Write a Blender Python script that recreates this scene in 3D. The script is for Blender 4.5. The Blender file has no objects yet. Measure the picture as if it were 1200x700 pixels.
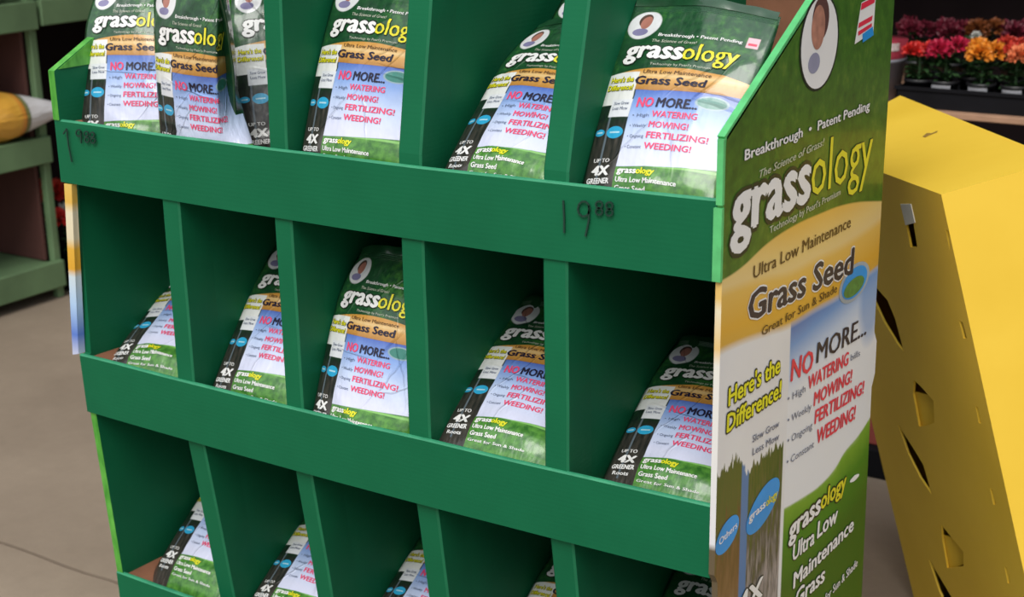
import bpy, bmesh, math, random
from mathutils import Vector, Matrix, noise

# ---------------------------------------------------------------- camera
SC = bpy.context.scene
COL = SC.collection
RM = Matrix(((0.8389843, -0.1453678, 0.5243792),
             (0.5438984, 0.2536469, -0.7998986),
             (-0.0167277, 0.9563114, 0.2918711)))
CAM = Vector((1.96748, -1.63413, 0.83261))
FPX = 1750.0
cd = bpy.data.cameras.new('camera')
cam = bpy.data.objects.new('camera', cd)
COL.objects.link(cam)
cam.matrix_world = Matrix.Translation(CAM) @ RM.to_4x4()
cd.sensor_width = 36.0
cd.lens = FPX / 1200.0 * 36.0
cd.clip_start = 0.05
cd.clip_end = 100
SC.camera = cam
cd.dof.use_dof = True
cd.dof.focus_distance = 2.15
cd.dof.aperture_fstop = 7.0

# ---------------------------------------------------------------- light
SC.view_settings.view_transform = 'Standard'
SC.view_settings.look = 'None'
SC.view_settings.gamma = 1.0
SC.view_settings.use_curve_mapping = False
SC.view_settings.exposure = 0.35
world = bpy.data.worlds.new('overcast_sky')
SC.world = world
world.use_nodes = True
bgn = world.node_tree.nodes['Background']
# overcast sky: zenith about three times the brightness of the horizon, the same all round
wt = world.node_tree
tc = wt.nodes.new('ShaderNodeTexCoord')
sx = wt.nodes.new('ShaderNodeSeparateXYZ')
rp = wt.nodes.new('ShaderNodeValToRGB')
wt.links.new(tc.outputs['Generated'], sx.inputs[0])
wt.links.new(sx.outputs['Z'], rp.inputs[0])
wt.links.new(rp.outputs[0], bgn.inputs['Color'])
rp.color_ramp.elements[0].position = 0.0
rp.color_ramp.elements[0].color = (0.46, 0.47, 0.48, 1)
rp.color_ramp.elements[1].position = 1.0
rp.color_ramp.elements[1].color = (0.92, 0.97, 1.02, 1)
bgn.inputs['Strength'].default_value = 1.0
sd = bpy.data.lights.new('hazy_sun', 'SUN')
sd.energy = 1.9
sd.angle = math.radians(35)
sd.color = (1.0, 0.97, 0.92)
sun = bpy.data.objects.new('hazy_sun', sd)
COL.objects.link(sun)
sun.rotation_euler = Vector((0.22, -0.80, 0.98)).to_track_quat('Z', 'Y').to_euler()

FL = -0.78                       # floor height (the middle tray's rim is z = 0)
R = math.radians
rng = random.Random(7)


def ray(px, py):
    return RM @ Vector(((px - 600) / FPX, (350 - py) / FPX, -1.0))


def on_plane(px, py, p, n):
    r = ray(px, py)
    return CAM + r * ((Vector(p) - CAM).dot(n) / r.dot(n))


# ---------------------------------------------------------------- materials
class G:
    """tiny expression builder for shader nodes"""
    def __init__(s, name, rough=0.6, spec=0.5, coat=0.0, coat_rough=0.1):
        s.m = bpy.data.materials.new(name)
        s.m.use_nodes = True
        s.t = s.m.node_tree
        s.b = s.t.nodes['Principled BSDF']
        s.b.inputs['Roughness'].default_value = rough
        s.b.inputs['Specular IOR Level'].default_value = spec
        s.b.inputs['Coat Weight'].default_value = coat
        s.b.inputs['Coat Roughness'].default_value = coat_rough

    def n(s, k):
        return s.t.nodes.new(k)

    def put(s, sock, v):
        if isinstance(v, bpy.types.NodeSocket):
            s.t.links.new(v, sock)
        elif isinstance(v, (tuple, list)) and len(v) == 3 and sock.type == 'RGBA':
            sock.default_value = (*v, 1)
        else:
            sock.default_value = v

    def op(s, o, a, b=0.0, c=0.0, clamp=False):
        q = s.n('ShaderNodeMath')
        q.operation = o
        q.use_clamp = clamp
        s.put(q.inputs[0], a); s.put(q.inputs[1], b); s.put(q.inputs[2], c)
        return q.outputs[0]

    def coord(s, kind='Object'):
        q = s.n('ShaderNodeTexCoord')
        x = s.n('ShaderNodeSeparateXYZ')
        s.t.links.new(q.outputs[kind], x.inputs[0])
        s.vec = q.outputs[kind]
        return x.outputs

    def step(s, v, e, w=0.002):
        """0 below e, 1 above"""
        return s.op('MULTIPLY_ADD', s.op('SUBTRACT', v, e), 1.0 / w, 0.5, True)

    def mul(s, *a):
        r = a[0]
        for k in a[1:]:
            r = s.op('MULTIPLY', r, k)
        return r

    def inv(s, a):
        return s.op('SUBTRACT', 1.0, a)

    def box(s, u, v, u0, u1, v0, v1, w=0.0012):
        return s.mul(s.step(u, u0, w), s.inv(s.step(u, u1, w)), s.step(v, v0, w), s.inv(s.step(v, v1, w)))

    def ell(s, u, v, cu, cv, ru, rv, sh=0.0, w=0.08):
        a = s.op('DIVIDE', s.op('SUBTRACT', u, cu), ru)
        b = s.op('DIVIDE', s.op('SUBTRACT', v, cv), rv)
        if sh:
            b = s.op('SUBTRACT', b, s.op('MULTIPLY', a, sh))
        d = s.op('ADD', s.mul(a, a), s.mul(b, b))
        return s.inv(s.step(d, 1.0, w * 2))

    def mix(s, f, a, b):
        q = s.n('ShaderNodeMix')
        q.data_type = 'RGBA'
        s.put(q.inputs[0], f); s.put(q.inputs[6], a); s.put(q.inputs[7], b)
        return q.outputs[2]

    def noise(s, scale, detail=3.0, stretch=None, rough=0.55):
        q = s.n('ShaderNodeTexNoise')
        q.inputs['Scale'].default_value = scale
        q.inputs['Detail'].default_value = detail
        q.inputs['Roughness'].default_value = rough
        v = s.vec
        if stretch:
            mp = s.n('ShaderNodeMapping')
            mp.inputs['Scale'].default_value = stretch
            s.t.links.new(v, mp.inputs[0])
            v = mp.outputs[0]
        s.t.links.new(v, q.inputs['Vector'])
        return q.outputs[0]

    def ramp(s, f, *st):
        q = s.n('ShaderNodeValToRGB')
        s.put(q.inputs[0], f)
        e = q.color_ramp.elements
        while len(e) < len(st):
            e.new(0.5)
        for k, (p, c) in enumerate(st):
            e[k].position = p
            e[k].color = (*c, 1)
        return q.outputs[0]

    def curve(s, x, x0, x1, y0, y1, pts):
        """piecewise function of x (object units) through pts"""
        q = s.n('ShaderNodeFloatCurve')
        t = s.op('DIVIDE', s.op('SUBTRACT', x, x0), x1 - x0, 0, True)
        s.put(q.inputs['Value'], t)
        c = q.mapping.curves[0]
        P = [((a - x0) / (x1 - x0), (b - y0) / (y1 - y0)) for a, b in pts]
        while len(c.points) < len(P):
            c.points.new(0.5, 0.5)
        for k, (a, b) in enumerate(P):
            c.points[k].location = (a, b)
        q.mapping.update()
        return s.op('MULTIPLY_ADD', q.outputs[0], y1 - y0, y0)

    def bump(s, h, strength=0.2, dist=0.002):
        q = s.n('ShaderNodeBump')
        q.inputs['Strength'].default_value = strength
        q.inputs['Distance'].default_value = dist
        s.put(q.inputs['Height'], h)
        s.t.links.new(q.outputs[0], s.b.inputs['Normal'])

    def out(s, c):
        s.put(s.b.inputs['Base Color'], c)
        return s.m


def plain(name, col, rough=0.6, var=0.12, scale=12.0, bump=0.0, bscale=60, coat=0.0, spec=0.5, metal=0.0):
    g = G(name, rough, spec, coat)
    g.coord()
    nz = g.noise(scale, 4)
    d = tuple(c * (1 - var) for c in col)
    l = tuple(min(1, c * (1 + var)) for c in col)
    g.b.inputs['Metallic'].default_value = metal
    if bump:
        g.bump(g.noise(bscale, 3), bump)
    return g.out(g.ramp(nz, (0.3, d), (0.7, l)))


M = {}
# corrugated green board: faint flute relief and scuffs
g = G('green_board', 0.6, 0.16)
c = g.coord()
fl = g.op('SINE', g.mul(c[2], 900.0))
scuff = g.noise(7, 5)
g.bump(g.op('ADD', g.mul(fl, 0.2), g.noise(90, 3)), 0.10, 0.001)
M['green'] = g.out(g.ramp(scuff, (0.25, (0.0038, 0.112, 0.046)), (0.75, (0.0055, 0.136, 0.056))))
g = G('green_board_edge', 0.5, 0.4)
g.coord()
M['green_edge'] = g.out(g.ramp(g.noise(25, 4), (0.3, (0.025, 0.22, 0.11)), (0.7, (0.045, 0.31, 0.155))))
M['fold_highlight'] = plain('green_fold_highlight', (0.012, 0.165, 0.073), 0.5, 0.1, 20, spec=0.3)  # lighter green paints a faint highlight along the dividers' right edge
M['rim_green'] = plain('bright_green_rim', (0.10, 0.50, 0.17), 0.45, 0.15, 40)
M['kraft'] = plain('kraft_board', (0.25, 0.105, 0.055), 0.8, 0.15, 20, 0.2)
M['marker'] = plain('marker_ink', (0.002, 0.035, 0.020), 0.6)
M['grey_floor'] = None

# bright mottled green (inner wing)
g = G('wing_green', 0.4, 0.4)
g.coord()
M['wing_green'] = g.out(g.ramp(g.noise(60, 4, (1, 1, 0.35)), (0.3, (0.035, 0.24, 0.02)), (0.72, (0.16, 0.55, 0.08))))

WHITE = (0.80, 0.80, 0.80)
M['white'] = plain('white_ink', (0.80, 0.79, 0.78), 0.4, 0.03)
M['offwhite'] = plain('pale_ink', (0.50, 0.52, 0.42), 0.4, 0.03)
M['yellow'] = plain('yellow_ink', (0.72, 0.66, 0.03), 0.4, 0.05)
M['lemon'] = plain('lemon_ink', (0.78, 0.74, 0.02), 0.4, 0.05)
M['red'] = plain('red_ink', (0.72, 0.03, 0.07), 0.4, 0.05)
M['glare_red'] = plain('red_ink_glare', (0.80, 0.07, 0.17), 0.4, 0.05)  # red ink of the bags, paled by film glare painted into the colour
M['navy'] = plain('navy_ink', (0.015, 0.012, 0.035), 0.4, 0.05)
M['brown'] = plain('brown_ink', (0.09, 0.045, 0.015), 0.4, 0.05)
M['dark'] = plain('dark_ink', (0.012, 0.022, 0.012), 0.4, 0.05)
M['slate'] = plain('slate_ink', (0.12, 0.15, 0.24), 0.4, 0.05)


# ---------------------------------------------------------------- object helpers
def obj(name, bm_or_me, mats, parent=None, smooth=False):
    if isinstance(bm_or_me, bmesh.types.BMesh):
        me = bpy.data.meshes.new(name)
        bm_or_me.normal_update()
        bm_or_me.to_mesh(me)
        bm_or_me.free()
    else:
        me = bm_or_me
    for m in (mats if isinstance(mats, (list, tuple)) else [mats]):
        me.materials.append(m)
    if smooth:
        for p in me.polygons:
            p.use_smooth = True
    o = bpy.data.objects.new(name, me)
    COL.objects.link(o)
    if parent is not None:
        o.parent = parent
    return o


def empty(name, label, cat, loc=(0, 0, 0), rot=(0, 0, 0), group=None):
    o = bpy.data.objects.new(name, None)
    COL.objects.link(o)
    o.location = loc
    o.rotation_euler = rot
    o.empty_display_size = 0.05
    tag(o, label, cat, group)
    return o


def tag(o, label, cat, group=None):
    o['label'] = label
    o['category'] = cat
    if group:
        o['group'] = group
    return o


def hexa(bm, P, mat=0):
    """P = 8 points: bottom ring 4, top ring 4"""
    v = [bm.verts.new(p) for p in P]
    for q in ((0, 3, 2, 1), (4, 5, 6, 7), (0, 1, 5, 4), (1, 2, 6, 5), (2, 3, 7, 6), (3, 0, 4, 7)):
        f = bm.faces.new([v[i] for i in q])
        f.material_index = mat
    return v


def bx(bm, x0, x1, y0, y1, z0, z1, mat=0):
    return hexa(bm, [(x0, y0, z0), (x1, y0, z0), (x1, y1, z0), (x0, y1, z0),
                     (x0, y0, z1), (x1, y0, z1), (x1, y1, z1), (x0, y1, z1)], mat)


def box_obj(name, x0, x1, y0, y1, z0, z1, m, parent=None, bevel=0.0):
    bm = bmesh.new()
    bx(bm, x0, x1, y0, y1, z0, z1)
    if bevel:
        bmesh.ops.bevel(bm, geom=bm.edges[:], offset=bevel, segments=2, affect='EDGES', profile=0.5)
    return obj(name, bm, m, parent)


def slab(bm, poly, n, t, mat=0, edge_mat=None):
    """extrude polygon (3D points) along n by t"""
    n = Vector(n)
    a = [bm.verts.new(p) for p in poly]
    b = [bm.verts.new(Vector(p) + n * t) for p in poly]
    f = bm.faces.new(a); f.material_index = mat
    f = bm.faces.new(b[::-1]); f.material_index = mat
    for i in range(len(a)):
        j = (i + 1) % len(a)
        f = bm.faces.new((a[i], b[i], b[j], a[j]))
        f.material_index = mat if edge_mat is None else edge_mat
    bmesh.ops.recalc_face_normals(bm, faces=bm.faces)


# ---------------------------------------------------------------- lettering
_gc = {}


def glyphs(text, bold=0.0, shear=0.0, spacing=1.0):
    k = (text, bold, shear, spacing)
    if k in _gc:
        return _gc[k]
    cu = bpy.data.curves.new('lettering', 'FONT')
    cu.body = text
    cu.offset = bold
    cu.shear = shear
    cu.resolution_u = 2
    cu.space_character = spacing
    o = bpy.data.objects.new('lettering', cu)
    me = bpy.data.meshes.new_from_object(o)
    vs = [(v.co.x, v.co.y) for v in me.vertices]
    fs = [tuple(p.vertices) for p in me.polygons]
    if spacing > 1.0005:          # fine version for curved surfaces
        b = bmesh.new(); b.from_mesh(me)
        for _ in range(3):
            le = [e for e in b.edges if e.calc_length() > 0.16]
            if not le:
                break
            bmesh.ops.subdivide_edges(b, edges=le, cuts=1)
            bmesh.ops.triangulate(b, faces=b.faces[:])
        b.verts.index_update()
        vs = [(v.co.x, v.co.y) for v in b.verts]
        fs = [tuple(v.index for v in f.verts) for f in b.faces]
        b.free()
    bpy.data.meshes.remove(me)
    bpy.data.objects.remove(o)
    bpy.data.curves.remove(cu)
    x0 = min(v[0] for v in vs); x1 = max(v[0] for v in vs)
    _gc[k] = (vs, fs, x0, x1)
    return _gc[k]


_cap = {}


def cap_h(ch='H'):
    if ch not in _cap:
        vs = glyphs(ch)[0]
        _cap[ch] = max(v[1] for v in vs)
    return _cap[ch]


def text_to(bm, text, a, b, h, fn, mat, bold=0.02, shear=0.0, ref='H', ring=0, fine=False):
    """text from point a to b (2D, baseline), glyph height h (of ref char); fn(x, y) -> 3D.
    Weight comes from repeating the outline a hair's breadth to each side."""
    vs, fs, x0, x1 = glyphs(text, 0.0, shear, 1.001 if fine else 1.0)
    a = Vector(a); b = Vector(b)
    d = (b - a)
    L = d.length
    d = d / L
    nn = Vector((-d.y, d.x))
    sx = L / (x1 - x0)
    sy = h / cap_h(ref)
    if ring:
        offs = [(bold * math.cos(6.2832 * k / ring), bold * math.sin(6.2832 * k / ring)) for k in range(ring)]
    elif bold <= 0.006:
        offs = [(0, 0)]
    else:
        offs = [(-bold, 0), (0, bold * 0.6), (bold, 0), (0, -bold * 0.6)] if bold > 0.02 else [(-bold, 0), (bold, 0)]
    for kk, (ox, oy) in enumerate(offs):
        vv = []
        for (x, y) in vs:
            p = a + d * ((x - x0 + ox) * sx) + nn * ((y + oy) * sy)
            vv.append(bm.verts.new(fn(p.x, p.y, kk * 0.1)))
        for f in fs:
            try:
                q = bm.faces.new([vv[i] for i in f])
                q.material_index = mat
            except ValueError:
                pass


# ================================================================ SETTING
g = G('stained_concrete', 0.85, 0.3)
g.coord()
n1 = g.noise(1.3, 6, None, 0.6)
n2 = g.noise(35, 5, None, 0.65)
cc = g.mix(g.op('MULTIPLY', n2, 0.45), g.ramp(n1, (0.32, (0.235, 0.180, 0.132)), (0.68, (0.350, 0.275, 0.205))), (0.19, 0.148, 0.112))
g.bump(g.noise(120, 5), 0.35, 0.002)
M['concrete'] = g.out(cc)
M['dirt'] = plain('joint_dirt', (0.03, 0.024, 0.02), 0.9, 0.3, 40)

bm = bmesh.new()
bx(bm, -30, 30, -30, 6, FL - 0.2, FL - 0.02)
floor = obj('floor', bm, M['dirt'])
floor['kind'] = 'structure'


def slab_piece(x0, x1, y0, y1):
    """concrete slab whose long edges wander a little, like a cracked joint"""
    bm = bmesh.new()
    n = 160
    top0, top1, b0, b1 = [], [], [], []
    for i in range(n + 1):
        x = x0 + (x1 - x0) * i / n
        w = 0.006 * noise.noise(Vector((x * 7, 3.1, 0))) + 0.003 * noise.noise(Vector((x * 30, 1.7, 0)))
        top0.append(bm.verts.new((x, y0 + w, FL))); b0.append(bm.verts.new((x, y0 + w, FL - 0.02)))
        top1.append(bm.verts.new((x, y1 + w, FL))); b1.append(bm.verts.new((x, y1 + w, FL - 0.02)))
    for i in range(n):
        bm.faces.new((top0[i], top0[i + 1], top1[i + 1], top1[i]))
        bm.faces.new((b0[i], b0[i + 1], top0[i + 1], top0[i]))
        bm.faces.new((top1[i], top1[i + 1], b1[i + 1], b1[i]))
    bm.faces.new((top0[0], top1[0], b1[0], b0[0]))
    bm.faces.new((top0[n], b0[n], b1[n], top1[n]))
    return obj('concrete_slab', bm, M['concrete'], floor)


JY = 0.452
for (ya, yb) in ((-30, JY - 3.005), (JY - 2.995, JY - 0.007), (JY + 0.004, JY + 2.4), (JY + 2.41, 6)):
    slab_piece(-6, 6, ya, yb)

M['dark_wall'] = plain('dark_block_wall', (0.014, 0.009, 0.010), 0.9, 0.5, 1.5, spec=0.1)
w = box_obj('wall_back', -6, 6, 5.0, 5.15, FL, 2.9, M['dark_wall']); w['kind'] = 'structure'
w = box_obj('shade_wall_left', -6.0, -5.85, -0.5, 5.0, FL, 2.9, M['dark_wall']); w['kind'] = 'structure'  # out-of-view wall added to cut sky light from the left
w = box_obj('shade_roof', -6, 6, 1.3, 5.15, 2.9, 3.0, M['dark_wall']); w['kind'] = 'structure'  # unseen roof added to keep the background in shade

# ================================================================ DISPLAY STAND
W = 1.2
DP = 0.575          # depth
PX = 1.209          # outer face of the right side panel
stand = empty('cardboard_display', 'large green cardboard retail display with three tiers of compartments holding seed bags',
              'display stand', (0.6, 0.29, FL))
inv_stand = Matrix.Translation((-0.6, -0.29, -FL))


def spart(name, bm, mats, parent=stand, smooth=False):
    bm.transform(inv_stand)
    return obj(name, bm, mats, parent, smooth)


# lean of the compartment fronts: y of front edges as function of z
def yfront(z, k=0.0):
    if z > 0.41:
        return (z - 0.41) * k
    if z < -0.09:
        return 0.010 + (-0.11 - z) * 0.14
    return 0.0


LIPS = [(0.41, 0.304, 0.0, 0.0), (0.0, -0.108, 0.0, 0.004), (-0.43, -0.54, 0.031, 0.035)]
lips = []
for i, (zt, zb, yt, yb) in enumerate(LIPS):
    bm = bmesh.new()
    n = 24
    # gently bowed front panel with a rounded folded rim
    prof = [(0.000, -1), (0.0, 0.0), (0.0015, 0.0022), (0.0045, 0.003), (0.0075, 0.0022), (0.009, 0.0), (0.009, -1)]
    rows = []
    for j in range(n + 1):
        t = j / n
        x = t * W
        sag = (-0.004, -0.003, -0.002)[i] * math.sin(math.pi * t) + 0.0012 * noise.noise(Vector((x * 6, i * 5, 0)))
        bow = 0.004 * math.sin(math.pi * t)
        r = []
        for (dy, k) in prof:
            if k == -1:
                zz = zb + (-0.004 if i < 2 else 0) * math.sin(math.pi * t) + 0.001 * noise.noise(Vector((x * 5, 9 + i, 0)))
                yy = yb
            else:
                zz = zt - 0.003 + k + sag
                yy = yt
            r.append(bm.verts.new((x, yy + dy - bow, zz)))
        rows.append(r)
    m = len(prof)
    for j in range(n):
        for k in range(m - 1):
            f = bm.faces.new((rows[j][k], rows[j + 1][k], rows[j + 1][k + 1], rows[j][k + 1]))
            f.material_index = 1 if 1 <= k <= 4 else 0
        f = bm.faces.new((rows[j][m - 1], rows[j + 1][m - 1], rows[j + 1][0], rows[j][0])); f.material_index = 1
    bm.faces.new(rows[0]); bm.faces.new(rows[n][::-1])
    bmesh.ops.recalc_face_normals(bm, faces=bm.faces)
    lip = spart('tray_lip', bm, [M['green'], M['green_edge']])
    lips.append(lip)
    # tray floor (kraft inside, just under the rim) and underside
    bm = bmesh.new()
    if i == 0:      # the left double compartment is a little deeper
        bx(bm, 0.0145, 0.488, yt + 0.0095, DP - 0.0085, 0.318, 0.324)
        spart('tray_floor', bm, M['kraft'])
        bm = bmesh.new()
        bx(bm, 0.496, W, yt + 0.0095, DP - 0.0085, zt - 0.058, zt - 0.052)
    else:
        bx(bm, 0.0145, W, yt + 0.0095, DP - 0.0085, zt - 0.058, zt - 0.052)
    spart('tray_floor', bm, M['kraft'])
    if i < 2:
        bm = bmesh.new()
        bx(bm, 0.0, W, yb + 0.0095, DP - 0.008, zb + 0.002, zb + 0.006)
        spart('tray_underside', bm, M['green'])
    # kraft corner flap seen behind the lip on the left
    bm = bmesh.new()
    P = [(0.015, yt + 0.010, zt - 0.006), (0.060, yt + 0.010, zt - 0.050), (0.075, yt + 0.17, zt - 0.050), (0.015, yt + 0.20, zt - 0.012)]
    slab(bm, P, (0, 0, -1), 0.003)
    spart('corner_flap', bm, M['kraft'])

# kraft flap in the top right corner, seen past the front bag
bm = bmesh.new()
slab(bm, [(0.93, DP - 0.012, 0.50), (1.198, DP - 0.012, 0.50), (1.198, DP - 0.012, 0.72), (0.98, DP - 0.012, 0.72)], (0, -1, 0), 0.004)
spart('rear_flap', bm, M['kraft'])

# dividers: a folded front strip, and the sheet running back from its right edge
DIV = [(0.232, 0.270), (0.468, 0.503), (0.707, 0.747), (0.945, 0.984)]


def divider(xl, xr, z0, z1, klean=0.0):
    bm = bmesh.new()
    n = 8
    rows = []
    for j in range(n + 1):
        z = z0 + (z1 - z0) * j / n
        y = yfront(z, klean) + 0.0015
        wob = 0.0012 * noise.noise(Vector((z * 9, xl * 11, 2)))
        xa, xb = xl + wob, xr + wob
        xs = xr - 0.008
        r = [(xa, y + 0.05, z), (xa, y + 0.003, z), (xa + 0.003, y, z), (xb - 0.003, y, z), (xb, y + 0.003, z),
             (xb - 0.001, y + 0.02, z), (xs + 0.004, y + 0.07, z), (xs + 0.003, DP - 0.01, z), (xs - 0.002, DP - 0.01, z), (xs - 0.001, y + 0.07, z),
             (xs - 0.001, y + 0.012, z), (xa + 0.006, y + 0.008, z), (xa + 0.005, y + 0.05, z)]
        rows.append([bm.verts.new(p) for p in r])
    m = len(rows[0])
    for j in range(n):
        for k in range(m):
            f = bm.faces.new((rows[j][k], rows[j][(k + 1) % m], rows[j + 1][(k + 1) % m], rows[j + 1][k]))
            f.material_index = 1 if k in (3,) else 0
    bm.faces.new(rows[0]); bm.faces.new(rows[n])
    bmesh.ops.recalc_face_normals(bm, faces=bm.faces)
    return spart('divider', bm, [M['green'], M['fold_highlight']])


TOPK = {1: 0.03, 2: 0.17, 3: 0.26}
for k in (1, 2, 3):
    divider(DIV[k][0], DIV[k][1], 0.358, 0.86, TOPK[k])
for k in range(4):
    divider(DIV[k][0], DIV[k][1], -0.052, 0.307)
for k in range(4):
    divider(DIV[k][0], DIV[k][1], -0.482, -0.103)

# back panel, base
bm = bmesh.new()
bx(bm, -0.004, W + 0.003, DP - 0.008, DP + 0.002, FL + 0.01, 0.70)
spart('back_panel', bm, M['green'])
bm = bmesh.new()
bx(bm, 0.01, W - 0.01, 0.05, DP - 0.01, FL, -0.535)
spart('base', bm, M['green'])

# side panels (outline in the YZ plane)


def pxyz(px, py):
    p = on_plane(px, py, (PX, 0, 0), Vector((1, 0, 0)))
    return p.y, p.z


def side_outline():
    return [(0.055, FL), (0.05, -0.54), (0.034, -0.43), (0.010, -0.115), (0.0, -0.10), (0.0, 0.46), (0.004, 0.488), (0.215, 0.598),
            (0.345, 0.667), (0.585, 0.667), (0.578, 0.30), (0.578, 0.075), (0.592, 0.055), (0.592, 0.0), (0.580, -0.02), (0.590, -0.40), (0.590, FL)]


# left side panel: green inside, printed outside and along its thick front edge
g = G('left_panel_print', 0.4, 0.4)
c = g.coord()
z = g.op('ADD', c[2], FL)
e = g.ramp(g.op('MULTIPLY_ADD', g.op('ADD', z, 0.12), 2.2, 0.0, True),
           (0.0, (0.72, 0.72, 0.75)), (0.22, (0.75, 0.76, 0.82)), (0.34, (0.10, 0.20, 0.60)), (0.46, (0.42, 0.60, 0.85)), (0.57, (0.60, 0.70, 0.75)),
           (0.60, (0.70, 0.36, 0.03)), (0.68, (0.75, 0.42, 0.05)), (0.72, (0.75, 0.66, 0.45)), (0.82, (0.78, 0.70, 0.5)), (0.86, (0.75, 0.45, 0.08)), (0.93, (0.76, 0.5, 0.12)))
gr = g.ramp(g.noise(60, 4, (1, 1, 0.35)), (0.3, (0.035, 0.24, 0.02)), (0.72, (0.14, 0.50, 0.07)))
e = g.mix(g.inv(g.step(z, -0.11, 0.004)), e, gr)
e = g.mix(g.step(z, 0.31, 0.004), e, gr)
M['left_print'] = g.out(e)
bm = bmesh.new()
left_outline = [(0.060, FL), (0.055, -0.545), (0.042, -0.54), (0.042, -0.437), (0.0335, -0.436), (0.0105, -0.112), (0.0105, -0.10), (0.0095, -0.002), (0.013, 0.0),
                (0.024, 0.303), (0.0095, 0.306), (0.0095, 0.406), (-0.002, 0.409), (-0.002, 0.490), (0.215, 0.598),
                (0.345, 0.667), (DP + 0.003, 0.667), (DP + 0.003, FL)]
slab(bm, [(0.0145, y, z) for y, z in left_outline], (-1, 0, 0), 0.0145, 0, 1)
for f in bm.faces:
    cm = f.calc_center_median()
    if cm.x < 0.0005:
        f.material_index = 1
    elif -0.11 < cm.z < 0.41:
        f.material_index = 0
spart('side_panel', bm, [M['green'], M['left_print']])
# flared fold along the front edge of the middle tier
bm = bmesh.new()
hexa(bm, [(-0.0165, -0.001, -0.004), (-0.001, -0.001, 0.000), (0.001, 0.012, 0.0), (-0.0165, 0.012, -0.004),
          (0.0085, -0.001, 0.302), (0.0265, -0.001, 0.302), (0.0265, 0.010, 0.302), (0.0085, 0.010, 0.302)])
spart('edge_fold', bm, M['left_print'])
# brighter green wing inside above the rim
bm = bmesh.new()
slab(bm, [(0.0150, 0.006, 0.492), (0.0150, 0.215, 0.600), (0.0150, 0.345, 0.668), (0.0150, 0.55, 0.668), (0.0150, 0.55, 0.492)], (1, 0, 0), 0.001)
spart('inner_wing', bm, M['wing_green'])

# ---- right side panel artwork: a printed face built from masks in the panel's own metres
g = G('side_panel_print', 0.38, 0.4, 0.15)
c = g.coord()
Y = g.op('ADD', c[1], 0.29)
Z = g.op('ADD', c[2], FL)
nz = g.noise(55, 5, (1, 1, 1))
fib = g.noise(130, 4, (1, 1, 0.18))
soft = g.noise(5, 3)
grass = g.ramp(g.op('MULTIPLY_ADD', nz, 0.7, g.op('MULTIPLY', soft, 0.3)), (0.30, (0.022, 0.075, 0.010)), (0.55, (0.050, 0.150, 0.015)), (0.75, (0.13, 0.22, 0.03)))


def px_curve(pts, y0=-0.4, y1=1.0):
    P = sorted([pxyz(*p) for p in pts])
    return g.curve(Y, -0.02, 0.62, y0, y1, [(max(a, -0.02), b) for a, b in P])


f1 = px_curve([(838, 333), (866, 316), (900, 285), (930, 265), (960, 251), (990, 240), (1027, 236)])      # green / gold
f1b = px_curve([(836, 372), (866, 352), (900, 330), (940, 300), (975, 285), (1025, 262)])                # gold pale streak
f2 = px_curve([(834, 418), (866, 402), (900, 390), (923, 383), (955, 364), (985, 347), (1026, 316)])       # gold / white
gold = g.ramp(g.op('MULTIPLY_ADD', g.op('SUBTRACT', Z, f2), 6.0, 0.0, True),
              (0.0, (0.62, 0.36, 0.06)), (0.15, (0.70, 0.38, 0.04)), (0.42, (0.74, 0.46, 0.10)), (0.5, (0.76, 0.56, 0.24)), (0.62, (0.76, 0.55, 0.20)), (0.9, (0.74, 0.42, 0.06)))
colr = g.mix(g.step(Z, f1, 0.003), gold, grass)
white = g.ramp(soft, (0.3, (0.70, 0.70, 0.72)), (0.7, (0.78, 0.78, 0.79)))
mask_w = g.inv(g.step(Z, f2, 0.012))
colr = g.mix(mask_w, colr, white)
# sky panel
ysky = pxyz(923, 480)[0]
sky = g.ramp(g.op('MULTIPLY_ADD', g.op('SUBTRACT', f2, Z), 7.5, g.op('MULTIPLY', g.op('SUBTRACT', Y, ysky), 0.9), True),
             (0.0, (0.04, 0.13, 0.42)), (0.25, (0.14, 0.30, 0.62)), (0.5, (0.48, 0.58, 0.76)), (0.85, (0.76, 0.77, 0.80)))
colr = g.mix(g.mul(mask_w, g.step(Y, ysky, 0.003)), colr, sky)
# faint blue on the far right under the gold
bl = g.ell(Y, Z, pxyz(1016, 352)[0] + 0.02, pxyz(1016, 352)[1], 0.05, 0.07, 0.0, 0.5)
colr = g.mix(g.mul(bl, mask_w, 0.65), colr, (0.12, 0.28, 0.60))
# lower green swoosh
f3 = px_curve([(838, 640), (918, 597), (940, 584), (960, 570), (978, 550), (990, 530), (1005, 512), (1018, 492)], -0.9, 0.6)
sw = g.ramp(g.op('MULTIPLY_ADD', g.op('SUBTRACT', f3, Z), 7.0, g.op('MULTIPLY', nz, 0.15), True),
            (0.0, (0.40, 0.52, 0.22)), (0.12, (0.16, 0.34, 0.03)), (0.45, (0.045, 0.20, 0.014)), (1.0, (0.03, 0.12, 0.012)))
colr = g.mix(g.mul(g.inv(g.step(Z, f3, 0.004)), g.step(Y, pxyz(917, 640)[0], 0.003)), colr, sw)
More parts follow.
